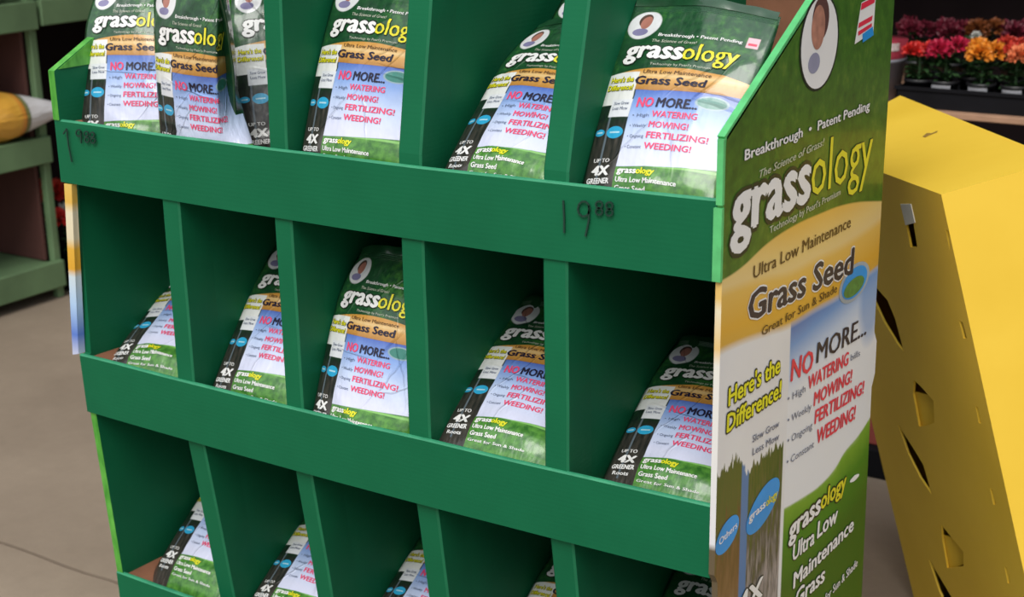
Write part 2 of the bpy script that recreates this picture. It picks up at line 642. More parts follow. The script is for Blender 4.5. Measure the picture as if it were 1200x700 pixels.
# photo of roots
f4 = px_curve([(834, 549), (850, 538), (868, 527), (876, 540), (890, 528), (915, 508)], -0.9, 0.6)
ph_y1 = pxyz(915, 600)[0]
dzp = g.op('SUBTRACT', g.op('MULTIPLY_ADD', fib, 0.06, f4), g.op('ADD', Z, 0.045))
ph1 = g.ramp(g.op('MULTIPLY_ADD', dzp, 4.0, g.op('MULTIPLY', g.op('SUBTRACT', fib, 0.5), 0.9), True),
             (0.0, (0.05, 0.09, 0.02)), (0.3, (0.07, 0.09, 0.025)), (0.45, (0.10, 0.055, 0.025)), (0.75, (0.17, 0.09, 0.045)), (1.0, (0.20, 0.12, 0.07)))
ph2 = g.ramp(g.op('MULTIPLY_ADD', dzp, 4.0, g.op('MULTIPLY', g.op('SUBTRACT', fib, 0.5), 1.6), True),
             (0.0, (0.03, 0.08, 0.015)), (0.3, (0.08, 0.10, 0.03)), (0.5, (0.07, 0.07, 0.06)), (0.8, (0.22, 0.20, 0.20)), (1.0, (0.34, 0.30, 0.30)))
ym = pxyz(872, 620)[0]
ph = g.mix(g.step(Y, ym, 0.003), ph1, ph2)
ph = g.mix(g.mul(g.step(Y, ym - 0.013, 0.003), g.inv(g.step(Y, ym + 0.010, 0.003))), ph, (0.06, 0.18, 0.42))
colr = g.mix(g.mul(g.step(dzp, 0.0, 0.004), g.inv(g.step(Y, ph_y1, 0.003))), colr, ph)
M['side_print'] = g.out(colr)

bm = bmesh.new()
slab(bm, [(W + 0.0005, y, z) for y, z in side_outline()], (1, 0, 0), PX - W - 0.0005, 0, 2)
for f in bm.faces:
    cx = f.calc_center_median()
    if cx.x > PX - 0.0005:
        f.material_index = 1
    elif f.normal.y < -0.2 and cx.z < 0.31 and cx.z > -0.10 and abs(f.normal.x) < 0.5:
        f.material_index = 2
g2 = G('right_edge_print', 0.45, 0.4)
c2 = g2.coord()
zz = g2.op('ADD', c2[2], FL)
gr2 = g2.ramp(g2.noise(60, 4), (0.3, (0.03, 0.24, 0.05)), (0.72, (0.16, 0.52, 0.14)))
ec = g2.ramp(g2.op('MULTIPLY', g2.op('ADD', zz, 0.05), 3.0, 0, True), (0.0, (0.7, 0.7, 0.72)), (0.73, (0.76, 0.74, 0.68)), (0.80, (0.76, 0.52, 0.2)), (0.95, (0.78, 0.70, 0.5)), (1.0, (0.75, 0.5, 0.15)))
ec = g2.mix(g2.step(zz, 0.304, 0.003), ec, gr2)
ec = g2.mix(g2.inv(g2.step(zz, -0.06, 0.01)), ec, (0.12, 0.09, 0.05))
M['right_edge'] = g2.out(ec)
rpanel = spart('side_panel', bm, [M['green'], M['side_print'], M['right_edge']])
rpanel['label'] = 'printed right side panel with gold swoosh and large lettering'
# folded tab beside the top lip
bm = bmesh.new()
bx(bm, W - 0.002, PX + 0.0005, -0.006, 0.0002, 0.306, 0.400)
bx(bm, W + 0.001, PX + 0.0005, -0.006, 0.0002, 0.404, 0.486)
spart('edge_tab', bm, M['rim_green'])
# pale rounded rim along the diagonal
bm = bmesh.new()
a, b = Vector((W - 0.001, 0.0, 0.486)), Vector((W - 0.001, 0.345, 0.668))
for (p, q) in ((a, b),):
    hexa(bm, [p + Vector((0, -0.003, 0.003)), p + Vector((0.010, -0.003, 0.003)), p + Vector((0.010, 0.003, -0.003)), p + Vector((0, 0.003, -0.003)),
              q + Vector((0, -0.003, 0.003)), q + Vector((0.010, -0.003, 0.003)), q + Vector((0.010, 0.003, -0.003)), q + Vector((0, 0.003, -0.003))])
spart('panel_rim', bm, M['rim_green'])

# ---- lettering on the right panel
LM = ['white', 'offwhite', 'yellow', 'lemon', 'red', 'navy', 'brown', 'dark', 'slate', 'glare_red']
LI = {k: i for i, k in enumerate(LM)}
lm = [M[k] for k in LM]


def panel_fn(layer):
    return lambda y, z, dl=0.0: (PX + 0.0006 + (layer + dl) * 0.0004, y, z)


def ptext(text, p0, p1, hpx, mat, bold=0.02, shear=0.0, ref='H', outline=None, ow=0.03):
    a = pxyz(*p0); b = pxyz(*p1)
    h = pxyz(p0[0], p0[1] - hpx)[1] - a[1]
    bm = bmesh.new()
    if outline:
        text_to(bm, text, a, b, h, panel_fn(0), LI[outline], bold + ow, shear, ref, 10)
    text_to(bm, text, a, b, h, panel_fn(1.3), LI[mat], bold, shear, ref)
    spart('lettering', bm, lm, rpanel)


ptext('Breakthrough  \u2022  Patent Pending', (872, 188), (1018, 128), 12, 'white', 0.025, outline='dark', ow=0.02)
ptext('The Science of Grass!', (889, 209), (965, 170), 9, 'offwhite', 0.01, 0.25)
ptext('grass', (857, 277), (947, 234), 44, 'white', 0.045, ref='x', outline='dark', ow=0.035)
ptext('ology', (949, 231), (1020, 200), 40, 'yellow', 0.0, ref='x', outline='dark', ow=0.012)
ptext("Technology by Pearl's Premium", (901, 274), (984, 228), 8, 'offwhite', 0.01)
ptext('Ultra Low Maintenance', (882, 327), (996, 266), 15, 'brown', 0.01)
ptext('Grass Seed', (876, 377), (998, 320), 33, 'navy', 0.035, outline='white', ow=0.025)
ptext('Great for Sun & Shade', (892, 394), (980, 342), 10, 'brown', 0.01)
for t, p0, p1 in (("Here's the", (853, 476), (913, 436)), ('Difference!', (851, 507), (914, 465))):
    ptext(t, p0, p1, 20, 'lemon', 0.03, outline='dark', ow=0.06)
ptext('Slow Grow', (881, 519), (912, 500), 8, 'slate', 0.01)
ptext('Less Mow', (881, 534), (912, 515), 8, 'slate', 0.01)
ptext('NO', (926, 447), (951, 434), 24, 'red', 0.03)
ptext('MORE...', (956, 426), (1014, 392), 23, 'navy', 0.02)
ptext('\u2022 High', (922, 472), (943, 459), 8, 'slate', 0.0)
ptext('WATERING', (946, 457), (993, 427), 15, 'red', 0.03)
ptext('bills', (996, 423), (1007, 417), 7, 'slate', 0.0)
ptext('\u2022 Weekly', (922, 497), (950, 480), 8, 'slate', 0.0)
ptext('MOWING!', (953, 476), (997, 448), 15, 'red', 0.03)
ptext('\u2022 Ongoing', (922, 521), (951, 502), 8, 'slate', 0.0)
ptext('FERTILIZING!', (954, 497), (1011, 461), 15, 'red', 0.03)
ptext('\u2022 Constant', (921, 546), (953, 524), 8, 'slate', 0.0)
ptext('WEEDING!', (956, 521), (1001, 491), 16, 'red', 0.03)
ptext('grass', (924, 634), (960, 600), 15, 'white', 0.04, ref='x', outline='dark', ow=0.05)
ptext('ology', (961, 598), (990, 573), 13, 'yellow', 0.03, ref='x', outline='dark', ow=0.05)
ptext('\u2022', (996, 571), (1004, 565), 14, 'white', 0.05)
ptext('Ultra', (928, 658), (953, 637), 18, 'white', 0.03, outline='dark', ow=0.03)
ptext('Low', (957, 631), (980, 611), 18, 'white', 0.03, outline='dark', ow=0.03)
ptext('Maintenance', (929, 690), (999, 621), 17, 'white', 0.03, outline='dark', ow=0.03)
ptext('Grass', (931, 712), (965, 681), 18, 'white', 0.03, outline='dark', ow=0.03)
ptext('for Sun & Shade', (966, 706), (1004, 663), 9, 'white', 0.02, outline='dark', ow=0.03)
ptext('4X', (864, 722), (892, 698), 22, 'white', 0.04, outline='dark', ow=0.03)


# ovals and flag printed on the panel: thin printed shapes
def ell_bm(bm, cx, cz, rx, rz, tilt, layer, mat, n=36, fn=None):
    fn = fn or panel_fn(layer)
    vs = []
    ct, st = math.cos(tilt), math.sin(tilt)
    for i in range(n):
        a = 2 * math.pi * i / n
        x, y = rx * math.cos(a), rz * math.sin(a)
        vs.append(bm.verts.new(fn(cx + ct * x - st * y, cz + st * x + ct * y)))
    f = bm.faces.new(vs)
    f.material_index = mat


def pell(bm, c, e, rz_px, layer, mat, tilt=0.0):
    a = pxyz(*c); b = pxyz(*e)
    t = pxyz(c[0], c[1] - rz_px)
    ell_bm(bm, a[0], a[1], abs(b[0] - a[0]), t[1] - a[1], tilt, layer, mat)


EM = [M['white'], plain('oval_blue', (0.015, 0.28, 0.72), 0.4), plain('oval_grey', (0.35, 0.40, 0.45), 0.4), plain('skin_ink', (0.42, 0.19, 0.13), 0.5, 0.25, 60),
      plain('hair_ink', (0.10, 0.04, 0.035), 0.5), plain('shirt_ink', (0.30, 0.30, 0.42), 0.5), M['red'], plain('oval_green', (0.08, 0.22, 0.05), 0.4, 0.3, 80), M['dark']]
bm = bmesh.new()
pell(bm, (960, 50), (936, 60), 57, 0, 8)
pell(bm, (960, 50), (938, 59), 54, 1, 0)
pell(bm, (961, 22), (951, 26), 26, 1.5, 4)
pell(bm, (958, 32), (950, 35), 26, 2, 3)
pell(bm, (953, 74), (946, 78), 12, 1.8, 5)
spart('portrait_oval', bm, EM, rpanel)
bm = bmesh.new()
pell(bm, (1001, 331), (983, 340), 21, 0, 2)
pell(bm, (1001, 331), (986, 339), 17, 1, 1)
pell(bm, (1000, 336), (988, 342), 10, 2, 7)
spart('printed_oval', bm, EM, rpanel)
bm = bmesh.new()
pell(bm, (894, 593), (874, 604), 21, 0, 1, 0.25)
spart('printed_oval', bm, EM, rpanel)
bm = bmesh.new()
pell(bm, (852, 627), (838, 636), 17, 0, 1, 0.2)
spart('printed_oval', bm, EM, rpanel)
ptext('grass', (877, 612), (896, 594), 6, 'white', 0.03, ref='x')
ptext('ology', (897, 594), (910, 582), 6, 'yellow', 0.03, ref='x')
ptext('Others', (842, 640), (863, 618), 8, 'white', 0.02)
# red, white and blue flag tag
bm = bmesh.new()


def pquad(bm, pts, layer, mat):
    f = bm.faces.new([bm.verts.new(panel_fn(layer)(*pxyz(*p))) for p in pts])
    f.material_index = mat


pquad(bm, [(1001, 52), (1023, 37), (1026, -6), (1009, 3)], 0, 0)
pquad(bm, [(1005, 33), (1021, 24), (1022, 18), (1006, 27)], 1, 6)
pquad(bm, [(1008, 12), (1024, 3), (1025, -4), (1009, 4)], 1, 6)
pquad(bm, [(1005, 42), (1021, 31), (1021, 27), (1005, 37)], 1, 6)
pquad(bm, [(1010, 50), (1023, 41), (1022, 31), (1010, 40)], 1.5, 1)
spart('flag_print', bm, EM, rpanel)


# ---- hand-written prices on the top lip (marker strokes following the board)
def strokes(parent, lines, wid=0.0016):
    bm = bmesh.new()
    for ln in lines:
        P = [on_plane(x, y, (0, -0.0056, 0), Vector((0, 1, 0))) for x, y in ln]
        for a, b in zip(P[:-1], P[1:]):
            d = (b - a).normalized()
            s = Vector((-d.z, 0, d.x)) * wid
            yb = Vector((0, -0.0006, 0)); yf = Vector((0, 0.0012, 0))
            hexa(bm, [a - s + yf, b - s + yf, b + s + yf, a + s + yf, a - s + yb, b - s + yb, b + s + yb, a + s + yb])
    bmesh.ops.recalc_face_normals(bm, faces=bm.faces)
    return spart('marker_price', bm, M['marker'], parent)


def circ(cx, cy, rx, ry, n=10, a0=0, a1=360):
    return [(cx + rx * math.cos(R(a0 + (a1 - a0) * i / n)), cy + ry * math.sin(R(a0 + (a1 - a0) * i / n))) for i in range(n + 1)]


strokes(lips[0], [[(660, 235), (661, 255), (661, 273)], circ(684, 245, 7, 9), [(690, 241), (690, 258), (686, 277)],
                  circ(702, 240, 4, 4), circ(702, 248, 4, 4), circ(714, 241, 4, 4), circ(714, 249, 4, 4)], 0.0012)
strokes(lips[0], [[(74, 157), (78, 151), (80, 170), (84, 190)], circ(92, 156, 3, 4), [(95, 154), (95, 168)], circ(101, 157, 2.5, 3), circ(102, 164, 2.5, 3),
                  circ(108, 158, 2.5, 3), circ(109, 165, 2.5, 3)], 0.0011)

# ================================================================ SEED BAGS
BW, BH = 0.20, 0.32


def bag_material(name, dark=0.0, seed=0.0):
    g = G(name, 0.35, 0.5, 0.7, 0.12)
    q = g.n('ShaderNodeUVMap'); q.uv_map = 'print'
    x = g.n('ShaderNodeSeparateXYZ')
    g.t.links.new(q.outputs[0], x.inputs[0])
    g.vec = q.outputs[0]
    u, s = x.outputs[0], x.outputs[1]
    nz = g.noise(90, 4)
    lo = g.noise(9 + seed, 2)
    topg = g.ramp(g.op('MULTIPLY_ADD', nz, 0.45, g.op('MULTIPLY', lo, 0.55)), (0.36, (0.006, 0.040, 0.016)), (0.52, (0.012, 0.075, 0.022)), (0.66, (0.05, 0.19, 0.03)))
    c = topg
    # gold swoosh
    w1 = g.op('MULTIPLY', g.op('SINE', g.op('MULTIPLY', u, 15.7)), 0.012)
    top = g.op('ADD', w1, 0.202)
    bot = g.op('MULTIPLY_ADD', g.op('SINE', g.op('MULTIPLY', u, 15.7)), -0.002, 0.181)
    gold = g.ramp(g.op('MULTIPLY', g.op('SUBTRACT', s, bot), 26.0, 0, True), (0.0, (0.42, 0.19, 0.035)), (0.4, (0.62, 0.33, 0.08)), (0.55, (0.72, 0.50, 0.22)), (0.75, (0.58, 0.28, 0.05)), (1.0, (0.55, 0.27, 0.05)))
    c = g.mix(g.mul(g.step(s, bot, 0.001), g.inv(g.step(s, top, 0.001))), c, gold)
    # lower dark photo strip
    fib = g.noise(200, 3, (1, 0.15, 1))
    ph = g.ramp(g.op('MULTIPLY_ADD', fib, 0.8, g.op('MULTIPLY', s, -1.2)), (0.12, (0.012, 0.012, 0.012)), (0.42, (0.05, 0.042, 0.035)), (0.65, (0.16, 0.14, 0.13)))
    tops = g.step(s, 0.128, 0.02)
    ph = g.mix(tops, ph, g.ramp(nz, (0.35, (0.008, 0.012, 0.012)), (0.7, (0.012, 0.035, 0.014))))
    ph = g.mix(g.box(u, s, 0.023, 0.026, 0.03, 0.15), ph, (0.12, 0.15, 0.18))
    c = g.mix(g.inv(g.step(s, bot, 0.001)), c, ph)
    # white cards
    c = g.mix(g.box(u, s, -0.01, 0.050, 0.158, 0.206), c, (0.78, 0.79, 0.77))
    c = g.mix(g.mul(g.step(s, top, 0.001), 1.0), c, topg)
    c = g.mix(g.box(u, s, 0.021, 0.052, 0.140, 0.166), c, (0.74, 0.76, 0.80))
    # sky panel
    sk = g.ramp(g.op('MULTIPLY_ADD', g.op('SUBTRACT', 0.181, s), 8.0, g.op('MULTIPLY', g.op('SUBTRACT', 0.12, u), 0.6), True),
                (0.0, (0.06, 0.12, 0.46)), (0.22, (0.22, 0.36, 0.72)), (0.5, (0.52, 0.62, 0.86)), (0.8, (0.66, 0.68, 0.86)))
    hill = g.op('MULTIPLY_ADD', g.op('POWER', g.op('MAXIMUM', g.op('SUBTRACT', u, 0.05), 0.0), 1.3), 0.10, 0.069)
    skm = g.mul(g.step(u, 0.052, 0.001), g.inv(g.step(s, bot, 0.001)), g.step(s, hill, 0.0015))
    c = g.mix(skm, c, sk)
    # green hill with pale stripe
    gh = g.ramp(nz, (0.35, (0.03, 0.14, 0.02)), (0.65, (0.10, 0.30, 0.04)))
    gh = g.mix(g.box(u, s, 0.0, 0.3, 0.0705, 0.074), gh, (0.22, 0.50, 0.12))
    c = g.mix(g.mul(g.step(u, 0.052, 0.001), g.inv(g.step(s, hill, 0.0015))), c, gh)
    # blue ovals with white line
    for cu, cs, ru, rs in ((0.013, 0.118, 0.008, 0.005), (0.037, 0.118, 0.0125, 0.0085)):
        c = g.mix(g.ell(u, s, cu, cs, ru, rs), c, (0.03, 0.36, 0.62))
        c = g.mix(g.box(u, s, cu - ru * 0.6, cu + ru * 0.6, cs - 0.001, cs + 0.0012, 0.0008), c, (0.45, 0.70, 0.80))
    # green oval badge at the panel's top right
    c = g.mix(g.ell(u, s, 0.158, 0.166, 0.021, 0.010), c, (0.25, 0.36, 0.42))
    c = g.mix(g.ell(u, s, 0.158, 0.166, 0.018, 0.008), c, (0.03, 0.20, 0.16))
    # portrait badge
    c = g.mix(g.ell(u, s, 0.028, 0.282, 0.0225, 0.0235), c, (0.72, 0.72, 0.74))
    c = g.mix(g.ell(u, s, 0.027, 0.290, 0.009, 0.011), c, (0.10, 0.05, 0.04))
    c = g.mix(g.ell(u, s, 0.029, 0.286, 0.0075, 0.011), c, (0.42, 0.17, 0.13))
    c = g.mix(g.ell(u, s, 0.026, 0.270, 0.011, 0.006), c, (0.22, 0.20, 0.36))
    # small flag tag
    c = g.mix(g.box(u, s, 0.170, 0.185, 0.258, 0.275), c, (0.72, 0.45, 0.50))
    c = g.mix(g.box(u, s, 0.172, 0.183, 0.262, 0.266), c, (0.70, 0.05, 0.10))
    # crimped seal lines
    seal = g.step(s, 0.305, 0.001)
    c = g.mix(g.mul(seal, 0.35), c, (0.04, 0.16, 0.08))
    rg = random.Random(int(seed) + 21)
    hsum = g.op('ADD', g.noise(26 + seed, 3, (1, 0.45, 1)), g.mul(seal, g.op('SINE', g.mul(s, 2600.0)), 0.15))
    wob = g.op('MULTIPLY', g.op('SUBTRACT', g.noise(14, 2), 0.5), 0.03)
    for k in range(7):
        an = rg.uniform(0.7, 1.15) if k < 4 else rg.uniform(-0.5, 2.2)
        cu, cs, ln, wd = rg.uniform(0.04, 0.17), rg.uniform(0.10, 0.27), rg.uniform(0.03, 0.09), rg.uniform(0.0016, 0.003)
        a = g.op('ADD', g.mul(g.op('SUBTRACT', u, cu), math.cos(an)), g.mul(g.op('SUBTRACT', s, cs), math.sin(an)))
        b = g.op('ADD', g.op('ADD', g.mul(g.op('SUBTRACT', u, cu), -math.sin(an)), g.mul(g.op('SUBTRACT', s, cs), math.cos(an))), wob)
        ra = g.op('SUBTRACT', 1.0, g.op('DIVIDE', g.op('ABSOLUTE', a), ln), 0, True)
        rb = g.op('SUBTRACT', 1.0, g.op('DIVIDE', g.op('ABSOLUTE', b), wd), 0, True)
        hsum = g.op('ADD', hsum, g.mul(ra, rb, 0.35))
    g.bump(hsum, 0.75, 0.007)
    return g.out(c)


M['bag'] = [bag_material('seed_bag_print', 0, k * 3.0) for k in range(4)]
M['bag_back'] = plain('bag_back_film', (0.01, 0.06, 0.022), 0.3, 0.3, 30, coat=0.6)


def make_bag_meshes(var):
    rg = random.Random(var * 13 + 5)
    NU, NS = 30, 48
    creases = []
    for _ in range(11):
        cu, cs = rg.uniform(0, BW), rg.uniform(0.02, BH)
        if rg.random() < 0.6:
            cs = rg.choice((rg.uniform(0.22, BH), rg.uniform(0.0, 0.06)))
        an = rg.uniform(0, math.pi)
        creases.append((cu, cs, math.cos(an), math.sin(an), rg.uniform(0.02, 0.06), rg.uniform(0.0012, 0.0030) * rg.choice((-1, 1)), rg.uniform(0.003, 0.007)))
    topin = (0.006, 0.020, 0.012, 0.006)[var]
    T = (0.024, 0.026, 0.022, 0.022)[var]

    def shape(u, s, side):
        """print coordinates -> local 3D, side -1 front, +1 back"""
        t = s / BH
        ff = min(1.0, t / 0.16) ** 0.7 * (1 - max(0, (t - 0.55) / 0.38) ** 1.6 * 0.85)
        if t > 0.93:
            ff = min(ff, (1 - t) / 0.07 * 0.15)
        ff = max(ff, 0.03 if t < 0.98 else 0.02)
        uu = u / BW
        pr = max(0.0, math.sin(math.pi * min(1, max(0, uu)))) ** 0.55
        y = side * T * ff * pr
        inn = topin * max(0, (t - 0.72) / 0.28) ** 1.2 + 0.004 * math.sin(math.pi * t) * (-1)
        x = u + inn * (1 - 2 * uu)
        z = s
        if var == 0:        # head pulled out wide to the right, corner sagging
            kk = max(0, (t - 0.45) / 0.55)
            x += 0.026 * uu * kk
            z -= 0.016 * uu * uu * kk
        # corner droop along the top
        z -= 0.010 * max(0, (t - 0.85) / 0.15) * (abs(2 * uu - 1) ** 2.5) * (1 if var != 0 else 0.4)
        d = 0.0
        for (cu, cs, ca, sa, ln, am, wd) in creases:
            a = (u - cu) * ca + (s - cs) * sa
            b = -(u - cu) * sa + (s - cs) * ca
            d += am * math.exp(-(a / ln) ** 2 - (b / wd) ** 2)
        d += 0.0022 * noise.noise(Vector((u * 28, s * 16, var * 7.7 + side)))
        edge = min(1, 8 * uu, 8 * (1 - uu))
        y += (d if side < 0 else -d) * max(0, edge)
        y += 0.004 * max(0, (t - 0.8) / 0.2) * math.sin(uu * 9 + var * 2)
        if var == 3:        # right side curls back towards the head
            k = min(1, max(0, (t - 0.10) / 0.42)); k = k * k * (3 - 2 * k)
            uc = max(0.0, u - 0.140)
            x -= uc * k * 1.5
            y += uc * k * 0.87
        return Vector((x, y + 0.006, z))

    front = [[shape(BW * i / NU, BH * j / NS, -1) for i in range(NU + 1)] for j in range(NS + 1)]
    bm = bmesh.new()
    uvl = bm.loops.layers.uv.new('print')
    fv = [[bm.verts.new(front[j][i]) for i in range(NU + 1)] for j in range(NS + 1)]
    bv = [[(fv[j][i] if (i in (0, NU) or j in (0, NS)) else bm.verts.new(shape(BW * i / NU, BH * j / NS, 1))) for i in range(NU + 1)] for j in range(NS + 1)]
    for j in range(NS):
        for i in range(NU):
            f = bm.faces.new((fv[j][i], fv[j][i + 1], fv[j + 1][i + 1], fv[j + 1][i]))
            f.smooth = True
            for l, (a, b) in zip(f.loops, ((i, j), (i + 1, j), (i + 1, j + 1), (i, j + 1))):
                l[uvl].uv = (BW * a / NU, BH * b / NS)
            f = bm.faces.new((bv[j][i], bv[j + 1][i], bv[j + 1][i + 1], bv[j][i + 1]))
            f.smooth = True
            f.material_index = 1
    pouch = bpy.data.meshes.new('pouch')
    bm.to_mesh(pouch); bm.free()
    pouch.materials.append(M['bag'][var]); pouch.materials.append(M['bag_back'])

    def surf(layer):
        def fn(u, s, dl=0.0):
            off = 0.0008 + 0.0004 * (layer + dl)
            a = min(max(u / BW * NU, 0), NU - 1e-4); b = min(max(s / BH * NS, 0), NS - 1e-4)
            i, j = int(a), int(b)
            a -= i; b -= j
            p = front[j][i] * (1 - a) * (1 - b) + front[j][i + 1] * a * (1 - b) + front[j + 1][i] * (1 - a) * b + front[j + 1][i + 1] * a * b
            n = (front[j][i + 1] - front[j][i]).cross(front[j + 1][i] - front[j][i])
            n.normalize()
            return p + n * off
        return fn

    bm = bmesh.new()

    def bt(text, u0, u1, s, h, mat, bold=0.02, ref='H', outline=None, ow=0.03, drop=0.0):
        a = (u0, s); b = (u1, s - drop)
        if outline:
            text_to(bm, text, a, b, h, surf(0), LI[outline], bold + ow, 0, ref, 6, h > 0.008)
        text_to(bm, text, a, b, h, surf(1.0 if outline else 0.0), LI[mat], bold, 0, ref, 0, h > 0.008)

    bt('Breakthrough \u2022 Patent Pending', 0.055, 0.165, 0.2625, 0.005, 'white', 0.02)
    bt('The Science of Grass!', 0.050, 0.110, 0.2525, 0.0045, 'offwhite', 0.01)
    bt('grass', 0.020, 0.097, 0.2275, 0.0175, 'white', 0.045, 'x', 'dark', 0.03)
    bt('ology', 0.098, 0.168, 0.2275, 0.0165, 'yellow', 0.015, 'x', 'dark', 0.02)
    bt("Technology by Pearl's Premium", 0.060, 0.140, 0.2165, 0.0035, 'offwhite', 0.0)
    bt('Ultra Low Maintenance', 0.055, 0.145, 0.2035, 0.0055, 'brown', 0.01)
    bt('Grass Seed', 0.048, 0.142, 0.1875, 0.0115, 'navy', 0.04)
    bt("Here's the", 0.011, 0.045, 0.191, 0.0075, 'lemon', 0.03, 'H', 'dark', 0.035)
    bt('Difference!', 0.009, 0.047, 0.179, 0.0075, 'lemon', 0.03, 'H', 'dark', 0.035)
    bt('Slow Grow', 0.025, 0.048, 0.1575, 0.0045, 'slate', 0.01)
    bt('Less Mow', 0.025, 0.048, 0.1500, 0.0045, 'slate', 0.01)
    bt('NO', 0.060, 0.083, 0.1545, 0.0130, 'glare_red', 0.04)
    bt('MORE...', 0.088, 0.142, 0.1545, 0.0130, 'navy', 0.04)
    for k, (sm, bg, e) in enumerate((('\u2022 High', 'WATERING', 0.146), ('\u2022 Weekly', 'MOWING!', 0.138), ('\u2022 Ongoing', 'FERTILIZING!', 0.166), ('\u2022 Constant', 'WEEDING!', 0.148))):
        sy = 0.1400 - k * 0.0150
        bt(sm, 0.058, 0.082, sy, 0.0045, 'slate', 0.0)
        bt(bg, 0.086, e, sy, 0.0085, 'glare_red', 0.03)
    bt('grass', 0.056, 0.083, 0.0600, 0.0055, 'white', 0.05, 'x')
    bt('ology', 0.0835, 0.108, 0.0600, 0.0055, 'lemon', 0.04, 'x')
    bt('Ultra Low Maintenance', 0.056, 0.140, 0.0480, 0.0065, 'white', 0.04)
    bt('Grass Seed', 0.056, 0.100, 0.0370, 0.0065, 'white', 0.04)
    bt('Great for Sun & Shade', 0.056, 0.150, 0.0280, 0.0040, 'white', 0.02)
    bt('UP TO', 0.015, 0.040, 0.0750, 0.0055, 'white', 0.02)
    bt('4X', 0.016, 0.042, 0.0570, 0.0130, 'white', 0.07)
    bt('GREENER', 0.010, 0.046, 0.0455, 0.0070, 'white', 0.05)
    bt('Roots', 0.015, 0.040, 0.0355, 0.0060, 'white', 0.03)
    letters = bpy.data.meshes.new('lettering')
    bm.normal_update(); bm.to_mesh(letters); bm.free()
    for m in lm:
        letters.materials.append(m)

    # heat-seal strip with notch at the head of the bag
    bm = bmesh.new()
    pr = []
    for i in range(25):
        u = BW * (0.015 + 0.97 * i / 24)
        p = surf(0)(u, BH * 0.995)
        pr.append((p, u))
    rows = [[], [], []]
    for p, u in pr:
        w = 0.0012 * math.sin(u * 140 + var)
        rows[0].append(bm.verts.new(p + Vector((0, -0.0004, -0.004))))
        rows[1].append(bm.verts.new(p + Vector((0, -0.0006 + w, 0.004))))
        rows[2].append(bm.verts.new(p + Vector((0, 0.0014 + w * 1.5, 0.0085))))
    for k in range(2):
        for i in range(24):
            f = bm.faces.new((rows[k][i], rows[k][i + 1], rows[k + 1][i + 1], rows[k + 1][i])); f.smooth = True
    sealm = bpy.data.meshes.new('top_seal')
    bm.to_mesh(sealm); bm.free()
    sealm.materials.append(M['bag_back'])
    return pouch, letters, sealm


BAGM = [make_bag_meshes(v) for v in range(4)]


def place_bag(v, x, y, z, lean, yaw, roll, label, group):
    """x, y, z = lower left corner of the front face"""
    Mx = (Matrix.Translation((x, y, z)) @ Matrix.Rotation(R(yaw), 4, 'Z') @ Matrix.Rotation(R(-lean), 4, 'X') @ Matrix.Rotation(R(roll), 4, 'Y'))
    o = empty('seed_bag', label, 'bag', group=group)
    o.matrix_world = Mx
    for nm, me in zip(('pouch', 'lettering', 'top_seal'), BAGM[v]):
        c = bpy.data.objects.new(nm, me)
        COL.objects.link(c)
        c.parent = o
        if nm == 'lettering':
            c['kind'] = 'stuff'
    return o


GT, GM, GB = 'seed bags on the top tier', 'seed bags in the middle tier', 'seed bags in the bottom tier'
BAGS = [
    (1, 0.020, 0.022, 0.333, 19.0, 21.5, 0.0, 'leftmost seed bag on the top tier, partly covered by its right neighbour', GT),
    (3, 0.208, 0.028, 0.3245, 0.0, 1.3, 2.0, 'second seed bag from the left on the top tier, overlapping the leftmost one', GT),
    (2, 0.328, 0.095, 0.333, 18.0, 48.0, 0.0, 'dark seed bag on the top tier, turned sideways and tucked against the first divider', GT),
    (0, 0.504, 0.012, 0.358, 22.1, -0.5, 0.0, 'upright seed bag with glare streaks, alone between first and second top dividers', GT),
    (1, 0.755, 0.014, 0.372, 48.0, -1.8, 0.5, 'leaning seed bag with bright green top, between second and third top dividers', GT),
    (0, 0.986, 0.014, 0.360, 33.4, 1.7, -1.5, 'large fully visible seed bag at the right end of the top tier', GT),
    (1, 0.022, 0.014, -0.040, 62.0, 4.0, -3.0, 'low lying seed bag in the leftmost middle compartment', GM),
    (2, 0.272, 0.014, -0.048, 40.7, 0.7, -1.2, 'half hidden seed bag in the second middle compartment from the left', GM),
    (1, 0.500, 0.004, -0.060, 24.0, -3.4, -1.0, 'upright seed bag showing its whole front, centre compartment of the middle tier', GM),
    (2, 0.742, 0.004, -0.024, 57.5, 2.8, 0.0, 'tilted seed bag in the fourth middle compartment from the left', GM),
    (2, 0.994, 0.055, -0.052, 60.5, 2.6, -1.0, 'seed bag lying far back in the rightmost middle compartment', GM),
    (2, 0.027, 0.070, -0.462, 54.0, -0.5, 0.0, 'seed bag in the leftmost bottom compartment beside the kraft flap', GB),
    (0, 0.268, 0.060, -0.460, 59.0, 0.6, 0.0, 'seed bag in the second bottom compartment from the left', GB),
    (1, 0.502, 0.085, -0.460, 60.0, 0.0, 0.0, 'seed bag in the middle bottom compartment, only its upper left corner in view', GB),
    (2, 0.748, 0.110, -0.472, 57.0, 0.0, 0.0, 'seed bag in the fourth bottom compartment, just its top showing at the frame edge', GB),
    (0, 0.992, 0.120, -0.455, 52.0, 2.0, 0.0, 'shadowed seed bag under the right end of the middle tray', GB),
]
for b in BAGS:
    place_bag(*b)
# another bag stands behind the leaning one on the top tier
place_bag(0, 0.762, 0.150, 0.385, 42.0, 0.0, 0.0, 'seed bag behind the leaning one on the top tier, only its corner showing', GT)

